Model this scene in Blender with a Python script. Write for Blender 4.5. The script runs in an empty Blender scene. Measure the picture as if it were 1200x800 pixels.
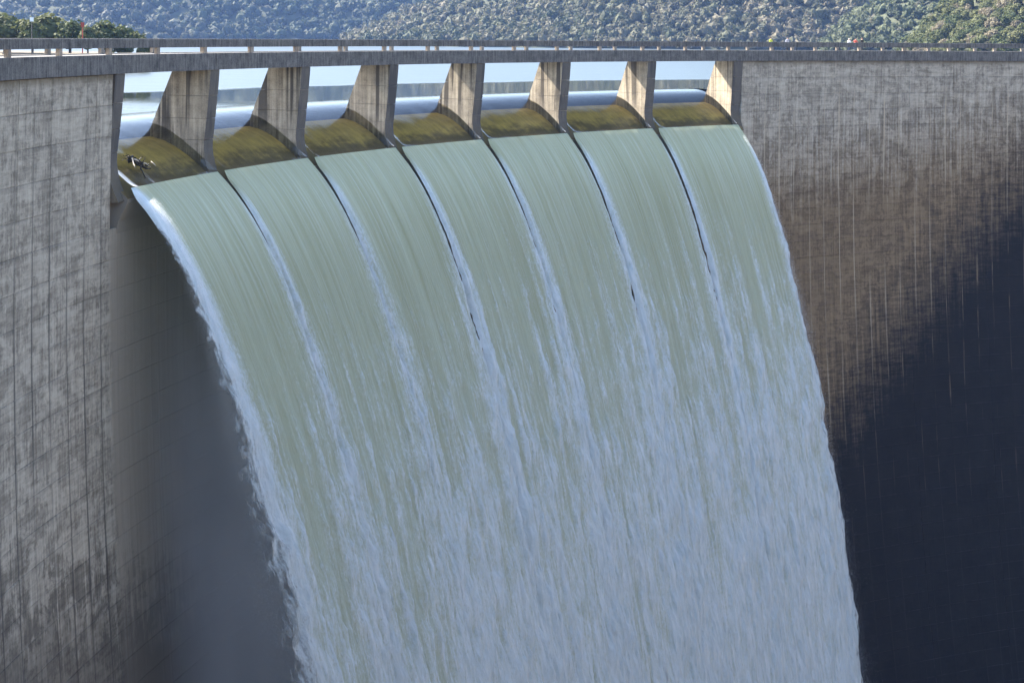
import bpy, bmesh, math, random
import numpy as np
from mathutils import Vector

random.seed(7)
rng = np.random.default_rng(7)
SC = bpy.context.scene
COL = SC.collection

# ---------------------------------------------------------------- camera
F_PX, HORIZON, ROLL = 1800.0, 44.15, 0.008      # focal length and horizon row, in pixels of the 1200x800 photograph
cam = bpy.data.cameras.new('camera')
cam.sensor_width = 36.0
cam.lens = 36.0 * F_PX / 1200.0
cam.shift_y = -(400.0 - HORIZON) / 1200.0
cam.clip_start, cam.clip_end = 0.5, 12000.0
cam_ob = bpy.data.objects.new('camera', cam)
cam_ob.rotation_euler = (math.radians(90), -ROLL, 0)
COL.objects.link(cam_ob)
SC.camera = cam_ob

# ---------------------------------------------------------------- sky, sun, exposure
SUN_EL = math.radians(41.5)
SUN_H = Vector((-0.88, 0.475)).normalized()        # horizontal direction towards the sun (behind the dam, to the left)
world = bpy.data.worlds.new('World')
SC.world = world
world.use_nodes = True
wn = world.node_tree
sky = wn.nodes.new('ShaderNodeTexSky')
sky.sky_type = 'NISHITA'
sky.sun_disc = False
sky.sun_elevation = SUN_EL
sky.sun_rotation = math.atan2(SUN_H.x, SUN_H.y)
sky.altitude = 200
sky.air_density, sky.dust_density, sky.ozone_density = 1.0, 2.0, 1.0
bg = wn.nodes['Background']
bg.inputs['Strength'].default_value = 0.15
wn.links.new(sky.outputs[0], bg.inputs['Color'])
sun = bpy.data.lights.new('sun', 'SUN')
sun.energy = 5.0
sun.angle = math.radians(0.5)
sun.color = (1.0, 0.93, 0.82)
sun_ob = bpy.data.objects.new('sun', sun)
sd = Vector((SUN_H.x * math.cos(SUN_EL), SUN_H.y * math.cos(SUN_EL), math.sin(SUN_EL)))
sun_ob.rotation_euler = (-sd).to_track_quat('-Z', 'Y').to_euler()
sun_ob.location = sd * 400
COL.objects.link(sun_ob)
SC.view_settings.view_transform = 'Standard'
SC.view_settings.look = 'None'
SC.view_settings.exposure = 2.12
SC.view_settings.gamma = 1.0
SC.cycles.use_denoising = True
SC.cycles.max_bounces = 8
SC.cycles.transparent_max_bounces = 24
SC.cycles.volume_bounces = 1
SC.cycles.volume_step_rate = 2.0

# ---------------------------------------------------------------- the arch: plan circle and levels (metres, camera eye at z = 0)
CX, CY, R = 106.97, 74.8, 135.4
PHI0, DPHI = -1.3676, 0.1061                      # right edge of the left end pier, pier spacing
PT = 1.38                                         # pier thickness
Z_RAIL, Z_BEAM, Z_SLOT, Z_FASC = -0.30, -0.90, -1.34, -2.60
Z_LAKE = -6.2
Z_FLOOR = -96.0
PHI_L, PHI_R = -1.95, 0.42                        # ends of the dam
LIFT = 2.03                                       # height of one concrete lift
JR0 = 7 * DPHI * R                                # arc length to the right end pier


def P(phi, u, z):
    """point at arc angle phi, u metres downstream of the reference arc, height z"""
    return (CX + (R - u) * math.sin(phi), CY + (R - u) * math.cos(phi), z)


def PA(phi, u, z):
    return np.stack([CX + (R - u) * np.sin(phi), CY + (R - u) * np.cos(phi), z + 0 * phi], -1)


def S2P(s):
    return PHI0 + s / R


def pix(px, d, z=None, py=None):
    """ground position of photograph column px at depth d (and height from row py)"""
    x = px - 600.0
    if py is not None:
        y = py - HORIZON
        xx, yy = x + ROLL * y, y - ROLL * x
        return Vector((xx / F_PX * d, d, -yy / F_PX * d))
    return Vector((x / F_PX * d, d, z or 0.0))


# ---------------------------------------------------------------- node helpers
class K:
    """wraps a socket so that shader maths can be written as expressions"""
    def __init__(self, nt, so):
        self.nt, self.so = nt, so

    def _m(self, op, *a, clamp=False):
        n = self.nt.nodes.new('ShaderNodeMath')
        n.operation = op
        n.use_clamp = clamp
        for i, v in enumerate((self,) + a):
            if isinstance(v, K):
                self.nt.links.new(v.so, n.inputs[i])
            else:
                n.inputs[i].default_value = v
        return K(self.nt, n.outputs[0])

    def __add__(self, o): return self._m('ADD', o)
    __radd__ = __add__
    def __sub__(self, o): return self._m('SUBTRACT', o)
    def __rsub__(self, o): return (self * -1.0) + o
    def __mul__(self, o): return self._m('MULTIPLY', o)
    __rmul__ = __mul__
    def __truediv__(self, o): return self._m('DIVIDE', o)
    def fract(self): return self._m('FRACT')
    def floor(self): return self._m('FLOOR')
    def abs(self): return self._m('ABSOLUTE')
    def pow(self, e): return self._m('POWER', e)
    def max(self, o): return self._m('MAXIMUM', o)
    def min(self, o): return self._m('MINIMUM', o)
    def sat(self): return self._m('ADD', 0.0, clamp=True)

    def ss(self, a, b):
        """smoothstep from a to b (a may exceed b)"""
        n = self.nt.nodes.new('ShaderNodeMapRange')
        n.interpolation_type = 'SMOOTHSTEP'
        inv = a > b
        n.inputs['From Min'].default_value = min(a, b)
        n.inputs['From Max'].default_value = max(a, b)
        n.inputs['To Min'].default_value = 1.0 if inv else 0.0
        n.inputs['To Max'].default_value = 0.0 if inv else 1.0
        self.nt.links.new(self.so, n.inputs['Value'])
        return K(self.nt, n.outputs[0])


class Mat:
    def __init__(self, name):
        self.m = bpy.data.materials.new(name)
        self.m.use_nodes = True
        self.nt = self.m.node_tree
        self.b = self.nt.nodes['Principled BSDF']
        self.out = self.nt.nodes['Material Output']

    def k(self, so): return K(self.nt, so)

    def new(self, t): return self.nt.nodes.new(t)

    def vec(self, x=0.0, y=0.0, z=0.0):
        n = self.new('ShaderNodeCombineXYZ')
        for i, v in enumerate((x, y, z)):
            if isinstance(v, K):
                self.nt.links.new(v.so, n.inputs[i])
            else:
                n.inputs[i].default_value = v
        return n.outputs[0]

    def noise(self, vec, scale=1.0, detail=4.0, rough=0.55, dist=0.0):
        n = self.new('ShaderNodeTexNoise')
        n.inputs['Scale'].default_value = scale
        n.inputs['Detail'].default_value = detail
        n.inputs['Roughness'].default_value = rough
        n.inputs['Distortion'].default_value = dist
        self.nt.links.new(vec, n.inputs['Vector'])
        return self.k(n.outputs['Fac'])

    def mix(self, f, a, b):
        n = self.new('ShaderNodeMix')
        n.data_type = 'RGBA'
        n.clamp_factor = True
        for so, v in ((n.inputs['Factor'], f), (n.inputs['A'], a), (n.inputs['B'], b)):
            if isinstance(v, K):
                self.nt.links.new(v.so, so)
            elif isinstance(v, bpy.types.NodeSocket):
                self.nt.links.new(v, so)
            elif isinstance(v, (tuple, list)):
                so.default_value = tuple(v) + (1.0,) if len(v) == 3 else v
            else:
                so.default_value = v
        return n.outputs['Result']

    def scale_col(self, c, f):
        n = self.new('ShaderNodeVectorMath')
        n.operation = 'SCALE'
        self.nt.links.new(c, n.inputs[0])
        self.nt.links.new(f.so, n.inputs['Scale'])
        return n.outputs[0]

    def set(self, name, v):
        so = self.b.inputs[name]
        if isinstance(v, K):
            self.nt.links.new(v.so, so)
        elif isinstance(v, bpy.types.NodeSocket):
            self.nt.links.new(v, so)
        elif isinstance(v, tuple):
            so.default_value = v + (1.0,) if len(v) == 3 else v
        else:
            so.default_value = v

    def bump(self, h, strength=0.5, dist=0.05):
        n = self.new('ShaderNodeBump')
        n.inputs['Strength'].default_value = strength
        n.inputs['Distance'].default_value = dist
        self.nt.links.new(h.so, n.inputs['Height'])
        self.nt.links.new(n.outputs[0], self.b.inputs['Normal'])
        return n.outputs[0]

    def pos(self):
        g = self.new('ShaderNodeNewGeometry')
        s = self.new('ShaderNodeSeparateXYZ')
        self.nt.links.new(g.outputs['Position'], s.inputs[0])
        return self.k(s.outputs[0]), self.k(s.outputs[1]), self.k(s.outputs[2]), g.outputs['Position']

    def arc(self):
        """arc length from the left end pier, height, and radius minus R"""
        x, y, z, _ = self.pos()
        dx, dy = x - CX, y - CY
        ang = dx._m('ARCTAN2', dy)
        rad = (dx * dx + dy * dy)._m('SQRT')
        return (ang - PHI0) * R, z, rad - R

    def attr(self, name, colour=False):
        n = self.new('ShaderNodeAttribute')
        n.attribute_name = name
        return n.outputs['Color'] if colour else self.k(n.outputs['Fac'])

    def uv(self):
        n = self.new('ShaderNodeUVMap')
        s = self.new('ShaderNodeSeparateXYZ')
        self.nt.links.new(n.outputs[0], s.inputs[0])
        return self.k(s.outputs[0]), self.k(s.outputs[1])


# ---------------------------------------------------------------- object helpers
ORIGIN = {}


def put(o, label=None, cat=None, group=None, kind=None):
    if label: o['label'] = label
    if cat: o['category'] = cat
    if group: o['group'] = group
    if kind: o['kind'] = kind
    return o


def empty(name, loc, label, cat, group=None):
    o = bpy.data.objects.new(name, None)
    o.empty_display_size = 0.5
    o.location = loc
    COL.objects.link(o)
    ORIGIN[o.name] = Vector(loc)
    return put(o, label, cat, group)


def make_mesh(name, V, Fc, mat, smooth=False, origin=None):
    V = np.asarray(V, dtype=np.float64).reshape(-1, 3)
    if origin is None:
        lo, hi = V.min(0), V.max(0)
        origin = Vector(((lo[0] + hi[0]) / 2, (lo[1] + hi[1]) / 2, lo[2]))
    me = bpy.data.meshes.new(name)
    W = V - np.array(origin)
    if isinstance(Fc, np.ndarray):
        n, k = Fc.shape
        me.vertices.add(len(W))
        me.vertices.foreach_set('co', W.ravel())
        me.loops.add(n * k)
        me.loops.foreach_set('vertex_index', Fc.astype(np.int32).ravel())
        me.polygons.add(n)
        me.polygons.foreach_set('loop_start', np.arange(0, n * k, k, dtype=np.int32))
        me.update(calc_edges=True)
    else:
        me.from_pydata(W.tolist(), [], Fc)
    if smooth:
        me.polygons.foreach_set('use_smooth', [True] * len(me.polygons))
    for m in (mat if isinstance(mat, (list, tuple)) else [mat]):
        me.materials.append(m)
    me.update()
    return me, origin


def obj(name, V, Fc, mat, parent=None, smooth=False, **tags):
    me, origin = make_mesh(name, V, Fc, mat, smooth)
    o = bpy.data.objects.new(name, me)
    COL.objects.link(o)
    if parent is not None:
        o.parent = parent
        o.location = Vector(origin) - ORIGIN[parent.name]
    else:
        o.location = origin
    ORIGIN[o.name] = Vector(origin)
    return put(o, **tags)


def set_uv(o, uv):
    me = o.data
    lay = me.uv_layers.new(name='UVMap')
    idx = np.empty(len(me.loops), dtype=np.int32)
    me.loops.foreach_get('vertex_index', idx)
    lay.data.foreach_set('uv', uv[idx].astype(np.float32).ravel())


def set_float(o, name, a):
    at = o.data.attributes.new(name, 'FLOAT', 'POINT')
    at.data.foreach_set('value', a.astype(np.float32).ravel())


def sweep(poly, a, b, n):
    """closed prism: a (u, z) outline swept along the arc from angle a to b"""
    m = len(poly)
    V = [P(a + (b - a) * i / n, u, z) for i in range(n + 1) for (u, z) in poly]
    Fc = []
    for i in range(n):
        for j in range(m):
            k = (j + 1) % m
            Fc.append((i * m + j, i * m + k, (i + 1) * m + k, (i + 1) * m + j))
    Fc.append(tuple(range(m - 1, -1, -1)))
    Fc.append(tuple(n * m + j for j in range(m)))
    return V, Fc


def prism(poly, phi, w0, w1):
    """a (u, z) outline made w0..w1 metres thick across the arc at angle phi (parallel faces)"""
    t = (math.cos(phi), -math.sin(phi))
    m = len(poly)
    V = []
    for w in (w0, w1):
        for (u, z) in poly:
            p = P(phi, u, z)
            V.append((p[0] + t[0] * w, p[1] + t[1] * w, z))
    Fc = [(j, (j + 1) % m, m + (j + 1) % m, m + j) for j in range(m)]
    Fc += [tuple(range(m - 1, -1, -1)), tuple(m + j for j in range(m))]
    return V, Fc


def vnoise(x, y, seed=0):
    """smooth lattice noise in 0..1"""
    x = np.asarray(x, float); y = np.asarray(y, float)
    xi, yi = np.floor(x).astype(np.int64), np.floor(y).astype(np.int64)
    fx, fy = x - xi, y - yi
    fx, fy = fx * fx * (3 - 2 * fx), fy * fy * (3 - 2 * fy)

    def h(a, b):
        n = (a * 374761393 + b * 668265263 + seed * 1274126177) & 0xFFFFFFFF
        n = ((n ^ (n >> 13)) * 1274126177) & 0xFFFFFFFF
        return ((n ^ (n >> 16)) & 0xFFFF) / 65535.0
    return (h(xi, yi) * (1 - fx) + h(xi + 1, yi) * fx) * (1 - fy) + (h(xi, yi + 1) * (1 - fx) + h(xi + 1, yi + 1) * fx) * fy


def fbm(x, y, seed=0, oct=4, gain=0.5):
    s, a, tot = 0.0, 1.0, 0.0
    for i in range(oct):
        s = s + a * vnoise(x * 2 ** i, y * 2 ** i, seed + i * 17)
        tot += a
        a *= gain
    return s / tot


def sstep(a, b, x):
    t = np.clip((x - a) / (b - a), 0, 1)
    return t * t * (3 - 2 * t)


# ---------------------------------------------------------------- materials
def mat_wall():
    m = Mat('weathered_concrete_wall')
    s, z, _ = m.arc()
    right = s.ss(40.0, 60.0)
    fine = m.noise(m.vec(s * 3.2, z * 2.2, 3.0), 1.0, 7, 0.75)
    streak = m.noise(m.vec(s * 2.6, z * 0.07, 11.0), 1.0, 6, 0.68)
    drip = m.noise(m.vec(s * 5.0, z * 0.22, 19.0), 1.0, 6, 0.72)
    big = m.noise(m.vec(s * 0.45, z * 0.45, 0.0), 1.0, 10, 0.72, 0.6)
    blotch = (big + (drip - 0.5) * 0.35 + (fine - 0.5) * 0.22).ss(0.43, 0.56)
    lift = m.noise(m.vec(s * 0.35, z * 2.6, 7.0), 1.0, 9, 0.74).ss(0.40, 0.58)
    tone = blotch * 0.27 + lift * 0.19 + streak * 0.75 + drip * 0.30 + fine * 0.62 - 0.58
    col = m.mix(tone.sat(), (0.082, 0.068, 0.050), (0.49, 0.442, 0.352))
    # dark smudge below each lift joint
    lz = ((z - Z_FASC) / 2.03).fract()
    smudge = lz.ss(0.78, 1.0) * m.noise(m.vec(s * 0.5, z * 0.4, 23.0), 1.0, 5, 0.65).ss(0.42, 0.62)
    col = m.mix(smudge * 0.35, col, (0.07, 0.065, 0.06))
    # form-board joints every 2.44 m: dark trails on the left, pale lime trails on the right
    sc = (s / 2.44 + 0.12)
    fr = (sc.fract() - 0.5).abs()
    lid = m.noise(m.vec(sc.floor() * 3.7, z * 0.05, 29.0), 1.0, 2, 0.5)
    wob = m.noise(m.vec(s * 2.0, z * 0.8, 31.0), 1.0, 3, 0.6) * 0.03
    line = (fr + wob).ss(0.452, 0.495)
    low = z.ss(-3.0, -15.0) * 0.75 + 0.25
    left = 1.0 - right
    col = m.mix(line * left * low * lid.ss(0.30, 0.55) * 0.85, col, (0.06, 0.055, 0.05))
    zr = m.noise(m.vec(s * 0.9, z * 0.25, 37.0), 1.0, 3, 0.5)
    pale = line * right * lid.ss(0.44, 0.62) * (z + (zr - 0.5) * 9.0).ss(-5.5, -9.0)
    # brown growth, then black growth and seepage on the right flank
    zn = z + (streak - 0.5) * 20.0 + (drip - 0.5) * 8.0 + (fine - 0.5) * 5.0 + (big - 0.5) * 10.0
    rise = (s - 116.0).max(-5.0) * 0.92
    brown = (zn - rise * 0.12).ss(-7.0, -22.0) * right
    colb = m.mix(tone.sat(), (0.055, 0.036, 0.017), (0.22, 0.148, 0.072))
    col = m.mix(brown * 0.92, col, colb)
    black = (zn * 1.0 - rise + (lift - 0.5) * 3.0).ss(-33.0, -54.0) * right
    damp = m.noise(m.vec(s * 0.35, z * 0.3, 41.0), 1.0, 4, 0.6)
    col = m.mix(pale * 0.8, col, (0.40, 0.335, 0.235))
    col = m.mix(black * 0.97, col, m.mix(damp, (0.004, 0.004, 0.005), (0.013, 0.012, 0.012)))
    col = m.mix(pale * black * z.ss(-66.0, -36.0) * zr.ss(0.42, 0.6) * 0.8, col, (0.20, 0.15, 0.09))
    lime = ((lz - 0.5).abs().ss(0.47, 0.5) + ((s - (JR0 + 3.1)) / 12.21).fract().ss(0.988, 1.0)).sat()
    col = m.mix(lime * black * m.noise(m.vec(s * 0.6, z * 0.6, 47.0), 1.0, 5, 0.7).ss(0.40, 0.62) * 0.7, col, (0.040, 0.036, 0.034))
    # spray-soaked concrete beside and below the left end of the spillway
    edge = s + (fine - 0.5) * 0.5 + (streak - 0.5) * 0.8 + (z + 12.0) * 0.012
    wet = edge.ss(-1.9, -1.0) * z.ss(-10.6, -12.4) * left
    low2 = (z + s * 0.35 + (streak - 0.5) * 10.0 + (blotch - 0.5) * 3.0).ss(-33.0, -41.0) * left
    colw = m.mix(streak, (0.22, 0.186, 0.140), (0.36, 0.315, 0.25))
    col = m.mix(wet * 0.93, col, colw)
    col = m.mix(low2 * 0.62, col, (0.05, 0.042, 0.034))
    # shadow under the crest beam, painted in as a brown band
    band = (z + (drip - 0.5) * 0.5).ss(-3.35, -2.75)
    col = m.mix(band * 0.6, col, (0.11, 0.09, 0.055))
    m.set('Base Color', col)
    m.set('Roughness', (0.92 - wet * 0.3 - black * 0.15).sat())
    m.set('Specular IOR Level', 0.30 - black * 0.24)
    m.bump(fine * 0.5 + blotch * 0.25 + line * 0.5, 0.55, 0.06)
    return m.m


def mat_plain_concrete(name, dark, light, edge=None, top=None):
    m = Mat(name)
    s, z, d = m.arc()
    n1 = m.noise(m.vec(s * 0.9, z * 1.2, d * 0.9), 1.0, 7, 0.65)
    n2 = m.noise(m.vec(s * 5.0, z * 0.5, d * 5.0), 1.0, 4, 0.6)
    n3 = m.noise(m.vec(s * 9.0, z * 9.0, d * 9.0), 1.0, 4, 0.7)
    tone = ((n1 - 0.5) * 1.3 + (n2 - 0.5) * 1.9 + (n3 - 0.5) * 1.2 + 0.45).sat()
    col = m.mix(tone, dark, light)
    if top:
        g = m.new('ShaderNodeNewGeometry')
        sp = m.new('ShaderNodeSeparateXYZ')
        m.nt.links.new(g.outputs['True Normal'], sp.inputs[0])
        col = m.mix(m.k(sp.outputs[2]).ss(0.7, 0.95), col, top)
    m.set('Base Color', col)
    m.set('Roughness', 0.9)
    m.set('Specular IOR Level', 0.3)
    m.bump(n3 * 0.7 + n2 * 0.3, 0.5, 0.03)
    return m.m


def mat_pier():
    m = Mat('streaked_pier_concrete')
    s, z, d = m.arc()
    n1 = m.noise(m.vec(s * 0.8, z * 0.9, d * 0.8), 1.0, 6, 0.62)
    st = m.noise(m.vec(s * 3.5, z * 0.10, d * 3.5), 1.0, 4, 0.6)
    wide = m.noise(m.vec(s * 0.9, z * 0.05, d * 1.5 + 4.0), 1.0, 2, 0.5)
    fi = m.noise(m.vec(s * 8.0, z * 8.0, d * 8.0), 1.0, 4, 0.7)
    tone = ((n1 - 0.5) * 1.2 + (st - 0.5) * 1.8 + (fi - 0.5) * 0.8 + 0.55).sat()
    col = m.mix(tone, (0.13, 0.105, 0.075), (0.52, 0.44, 0.32))
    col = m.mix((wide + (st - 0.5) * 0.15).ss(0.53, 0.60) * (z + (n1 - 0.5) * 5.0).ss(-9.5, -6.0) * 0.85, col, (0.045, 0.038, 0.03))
    x, y, _, _ = m.pos()
    g = m.new('ShaderNodeNewGeometry')
    sp = m.new('ShaderNodeSeparateXYZ')
    m.nt.links.new(g.outputs['True Normal'], sp.inputs[0])
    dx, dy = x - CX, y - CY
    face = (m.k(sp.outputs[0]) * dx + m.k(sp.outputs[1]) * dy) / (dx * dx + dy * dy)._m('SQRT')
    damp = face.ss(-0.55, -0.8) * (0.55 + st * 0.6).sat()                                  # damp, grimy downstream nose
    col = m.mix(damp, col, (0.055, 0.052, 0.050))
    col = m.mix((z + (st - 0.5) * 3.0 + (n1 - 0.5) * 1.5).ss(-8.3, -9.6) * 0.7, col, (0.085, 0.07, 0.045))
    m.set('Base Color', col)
    m.set('Roughness', 0.9)
    m.set('Specular IOR Level', 0.3)
    m.bump(fi * 0.6 + st * 0.4, 0.5, 0.03)
    return m.m


def mat_sill():
    m = Mat('mossy_sill_concrete')
    s, z, d = m.arc()
    n = m.noise(m.vec(s * 1.6, d * 0.5, 0.0), 1.0, 6, 0.65)
    n2 = m.noise(m.vec(s * 0.4, d * 0.9, 3.0), 1.0, 4, 0.6)
    col = m.mix((n * 1.3 + n2 * 0.7 - 0.55).sat(), (0.26, 0.165, 0.040), (0.78, 0.52, 0.11))
    lip_shade = (d + (n2 - 0.5) * 3.0 + (n - 0.5) * 1.2).ss(2.2, 0.6)
    col = m.mix(lip_shade * 0.9, col, (0.095, 0.062, 0.020))                                   # shade and dark reflection near the lip, painted in as dark brown
    g = m.new('ShaderNodeNewGeometry')
    sp = m.new('ShaderNodeSeparateXYZ')
    m.nt.links.new(g.outputs['True Normal'], sp.inputs[0])
    col = m.mix(m.k(sp.outputs[2]).ss(0.25, 0.45), (0.24, 0.21, 0.165), col)      # growth only where water runs
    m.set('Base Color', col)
    m.set('Roughness', 0.75)
    return m.m


def mat_lake():
    m = Mat('lake_water')
    x, y, z, p = m.pos()
    s, _, d = m.arc()
    n1 = m.noise(m.vec(x * 0.14, y * 0.5, 0.0), 1.0, 5, 0.65)
    n2 = m.noise(m.vec(x * 0.05, y * 0.12, 5.0), 1.0, 3, 0.6)
    edge = m.noise(m.vec(x * 0.03, y * 0.05, 9.0), 1.0, 3, 0.5)
    calm = (d + (edge - 0.5) * 10.0 - s * 0.06).ss(37.0, 33.0) * s.ss(18.0, 40.0)
    m.set('Base Color', (0.035, 0.045, 0.04))
    m.set('Roughness', (0.30 - calm * 0.27))
    m.set('IOR', 1.33)
    m.set('Specular IOR Level', 0.5)
    b = m.new('ShaderNodeBump')
    b.inputs['Distance'].default_value = 0.5
    m.nt.links.new(((1.0 - calm) * 0.55 + 0.015).so, b.inputs['Strength'])
    m.nt.links.new((n1 * 0.7 + n2 * 1.2).so, b.inputs['Height'])
    m.nt.links.new(b.outputs[0], m.b.inputs['Normal'])
    return m.m


def mat_crest_water():
    """clear, glassy water running over the sill"""
    m = Mat('clear_crest_water')
    s, z, d = m.arc()
    n1 = m.noise(m.vec(s * 2.2, d * 0.22, 0.0), 1.0, 4, 0.6)
    n2 = m.noise(m.vec(s * 0.5, d * 0.5, 3.0), 1.0, 2, 0.5)
    b = m.new('ShaderNodeBump')
    b.inputs['Strength'].default_value = 0.35
    b.inputs['Distance'].default_value = 0.08
    m.nt.links.new((n1 * 0.6 + n2 * 1.0).so, b.inputs['Height'])
    gl = m.new('ShaderNodeBsdfGlossy')
    gl.inputs['Roughness'].default_value = 0.14
    m.nt.links.new(b.outputs[0], gl.inputs['Normal'])
    tr = m.new('ShaderNodeBsdfTransparent')
    tr.inputs['Color'].default_value = (0.92, 0.90, 0.78, 1)
    body = m.new('ShaderNodeBsdfDiffuse')
    body.inputs['Color'].default_value = (0.07, 0.08, 0.06, 1)
    mb = m.new('ShaderNodeMixShader')
    deep = d.ss(4.5, 7.5)
    m.nt.links.new(deep.so, mb.inputs[0])
    m.nt.links.new(tr.outputs[0], mb.inputs[1])
    m.nt.links.new(body.outputs[0], mb.inputs[2])
    fr = m.new('ShaderNodeFresnel')
    fr.inputs['IOR'].default_value = 1.28
    m.nt.links.new(b.outputs[0], fr.inputs['Normal'])
    mx = m.new('ShaderNodeMixShader')
    m.nt.links.new(fr.outputs[0], mx.inputs[0])
    m.nt.links.new(mb.outputs[0], mx.inputs[1])
    m.nt.links.new(gl.outputs[0], mx.inputs[2])
    # thin white trails torn off the piers and the driftwood
    foam = m.attr('foam')
    tear = m.noise(m.vec(s * 7.0, d * 0.35, 13.0), 1.0, 5, 0.65)
    ff = (foam * 1.1 + (tear - 0.5) * 2.4 - 0.35).sat() * 0.8 * foam.ss(0.02, 0.3)
    df = m.new('ShaderNodeBsdfDiffuse')
    df.inputs['Color'].default_value = (0.80, 0.82, 0.84, 1)
    m2 = m.new('ShaderNodeMixShader')
    m.nt.links.new(ff.so, m2.inputs[0])
    m.nt.links.new(mx.outputs[0], m2.inputs[1])
    m.nt.links.new(df.outputs[0], m2.inputs[2])
    m.nt.links.new(m2.outputs[0], m.out.inputs['Surface'])
    return m.m


def mat_curtain():
    m = Mat('falling_water')
    w, t = m.uv()
    foam = m.attr('foam')
    hole = m.attr('torn')
    st = m.noise(m.vec(w * 1.1, t * 0.35, 0.0), 1.0, 5, 0.62)
    st2 = m.noise(m.vec(w * 5.5, t * 0.9, 4.0), 1.0, 4, 0.6)
    cl = m.noise(m.vec(w * 2.6, t * 9.0, 8.0), 1.0, 6, 0.66, 0.3)
    run = m.attr('run')
    gr = m.noise(m.vec(w * 5.5, run * 2.6, 12.0), 1.0, 6, 0.8)
    green = m.mix((st * 1.5 - 0.25).sat(), (0.35, 0.345, 0.17), (0.57, 0.60, 0.40))
    green = m.mix(st2.ss(0.48, 0.68) * 0.5, green, (0.66, 0.70, 0.57))
    green = m.mix(t.ss(0.6, 2.4) * 0.55, green, (0.56, 0.63, 0.54))            # air mixes in and pales the green
    white = m.mix((cl * 1.4 - 0.2).sat(), (0.48, 0.58, 0.58), (0.93, 0.96, 0.96))
    k = (foam + (cl - 0.5) * 0.95 * foam.ss(0.05, 0.5) * t.ss(0.3, 1.5) + (gr - 0.5) * 1.5 * t.ss(0.0, 1.0) + (st2 - 0.5) * 0.42)
    col = m.mix(k.ss(0.15, 0.85), green, white)
    m.set('Base Color', col)
    m.set('Roughness', (0.38 + foam * 0.4).sat())
    m.set('Specular IOR Level', 0.35)
    m.bump(cl * t.ss(0.0, 1.0) * 1.0 + gr * t.ss(0.0, 1.0) * 0.9 + st2 * 0.5, 0.9, 0.34)
    tl = m.new('ShaderNodeBsdfTranslucent')
    m.nt.links.new(col, tl.inputs['Color'])
    thin = m.new('ShaderNodeMixShader')
    thin.inputs[0].default_value = 0.18
    m.nt.links.new(m.b.outputs[0], thin.inputs[1])
    m.nt.links.new(tl.outputs[0], thin.inputs[2])
    tr = m.new('ShaderNodeBsdfTransparent')
    mx = m.new('ShaderNodeMixShader')
    tear = m.noise(m.vec(w * 3.6, t * 13.0, 21.0), 1.0, 8, 0.72)
    a = (hole * 1.7 + (tear - 0.5) * 3.2 * hole.ss(0.0, 0.35) - 0.35).ss(0.05, 0.9)
    m.nt.links.new(a.so, mx.inputs[0])
    m.nt.links.new(thin.outputs[0], mx.inputs[1])
    m.nt.links.new(tr.outputs[0], mx.inputs[2])
    m.nt.links.new(mx.outputs[0], m.out.inputs['Surface'])
    return m.m


def mat_simple(name, col, rough=0.8, var=0.25, scale=4.0):
    m = Mat(name)
    _, _, _, p = m.pos()
    n = m.noise(p, scale, 5, 0.65)
    a = tuple(c * (1 - var) for c in col)
    b = tuple(min(c * (1 + var), 0.95) for c in col)
    m.set('Base Color', m.mix(n.ss(0.3, 0.7), a, b))
    m.set('Roughness', rough)
    m.set('Specular IOR Level', 0.3)
    return m.m


def mat_leaf(name, tint=True, col=(0.08, 0.1, 0.04)):
    m = Mat(name)
    _, _, _, p = m.pos()
    n = m.noise(p, 0.9, 3, 0.6)
    if tint:
        c = m.attr('tint', True)
    else:
        o = m.new('ShaderNodeObjectInfo')
        rnd = m.k(o.outputs['Random'])
        c = m.mix(rnd, (0.060, 0.078, 0.026), (0.135, 0.135, 0.055))
        c = m.mix(rnd.ss(0.72, 0.9), c, (0.18, 0.155, 0.10))
    c = m.scale_col(c, n * 0.9 + 0.55)
    m.set('Base Color', c)
    m.set('Roughness', 0.75)
    m.set('Specular IOR Level', 0.25)
    tl = m.new('ShaderNodeBsdfTranslucent')
    m.nt.links.new(c, tl.inputs['Color'])
    mx = m.new('ShaderNodeMixShader')
    mx.inputs[0].default_value = 0.3
    m.nt.links.new(m.b.outputs[0], mx.inputs[1])
    m.nt.links.new(tl.outputs[0], mx.inputs[2])
    m.nt.links.new(mx.outputs[0], m.out.inputs['Surface'])
    return m.m


M_WALL = mat_wall()
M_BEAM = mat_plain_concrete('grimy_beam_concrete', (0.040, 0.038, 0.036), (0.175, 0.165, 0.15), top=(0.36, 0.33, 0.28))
M_POST = mat_plain_concrete('post_concrete', (0.14, 0.115, 0.09), (0.36, 0.30, 0.23))
M_DECK = mat_plain_concrete('roadway_concrete', (0.17, 0.16, 0.145), (0.27, 0.255, 0.23))
M_CORE = mat_plain_concrete('joint_concrete', (0.06, 0.056, 0.05), (0.13, 0.12, 0.11))
M_PIER = mat_pier()
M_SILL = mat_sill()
M_LAKE = mat_lake()
M_CREST = mat_crest_water()
M_CURT = mat_curtain()
M_GROUND = mat_simple('earth_and_rock', (0.14, 0.115, 0.08), 0.95, 0.4, 0.15)
M_HILL = mat_simple('wooded_soil', (0.045, 0.050, 0.026), 0.95, 0.4, 0.05)
M_BARK = mat_simple('bark', (0.10, 0.085, 0.07), 0.9, 0.35, 3.0)
M_DRIFT = mat_simple('soaked_driftwood', (0.018, 0.015, 0.012), 0.5, 0.4, 5.0)
M_PALE = mat_simple('bleached_wood', (0.52, 0.47, 0.40), 0.8, 0.25, 6.0)
M_FOREST = mat_leaf('far_foliage')
M_LEAF = mat_leaf('oak_foliage', False)

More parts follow.
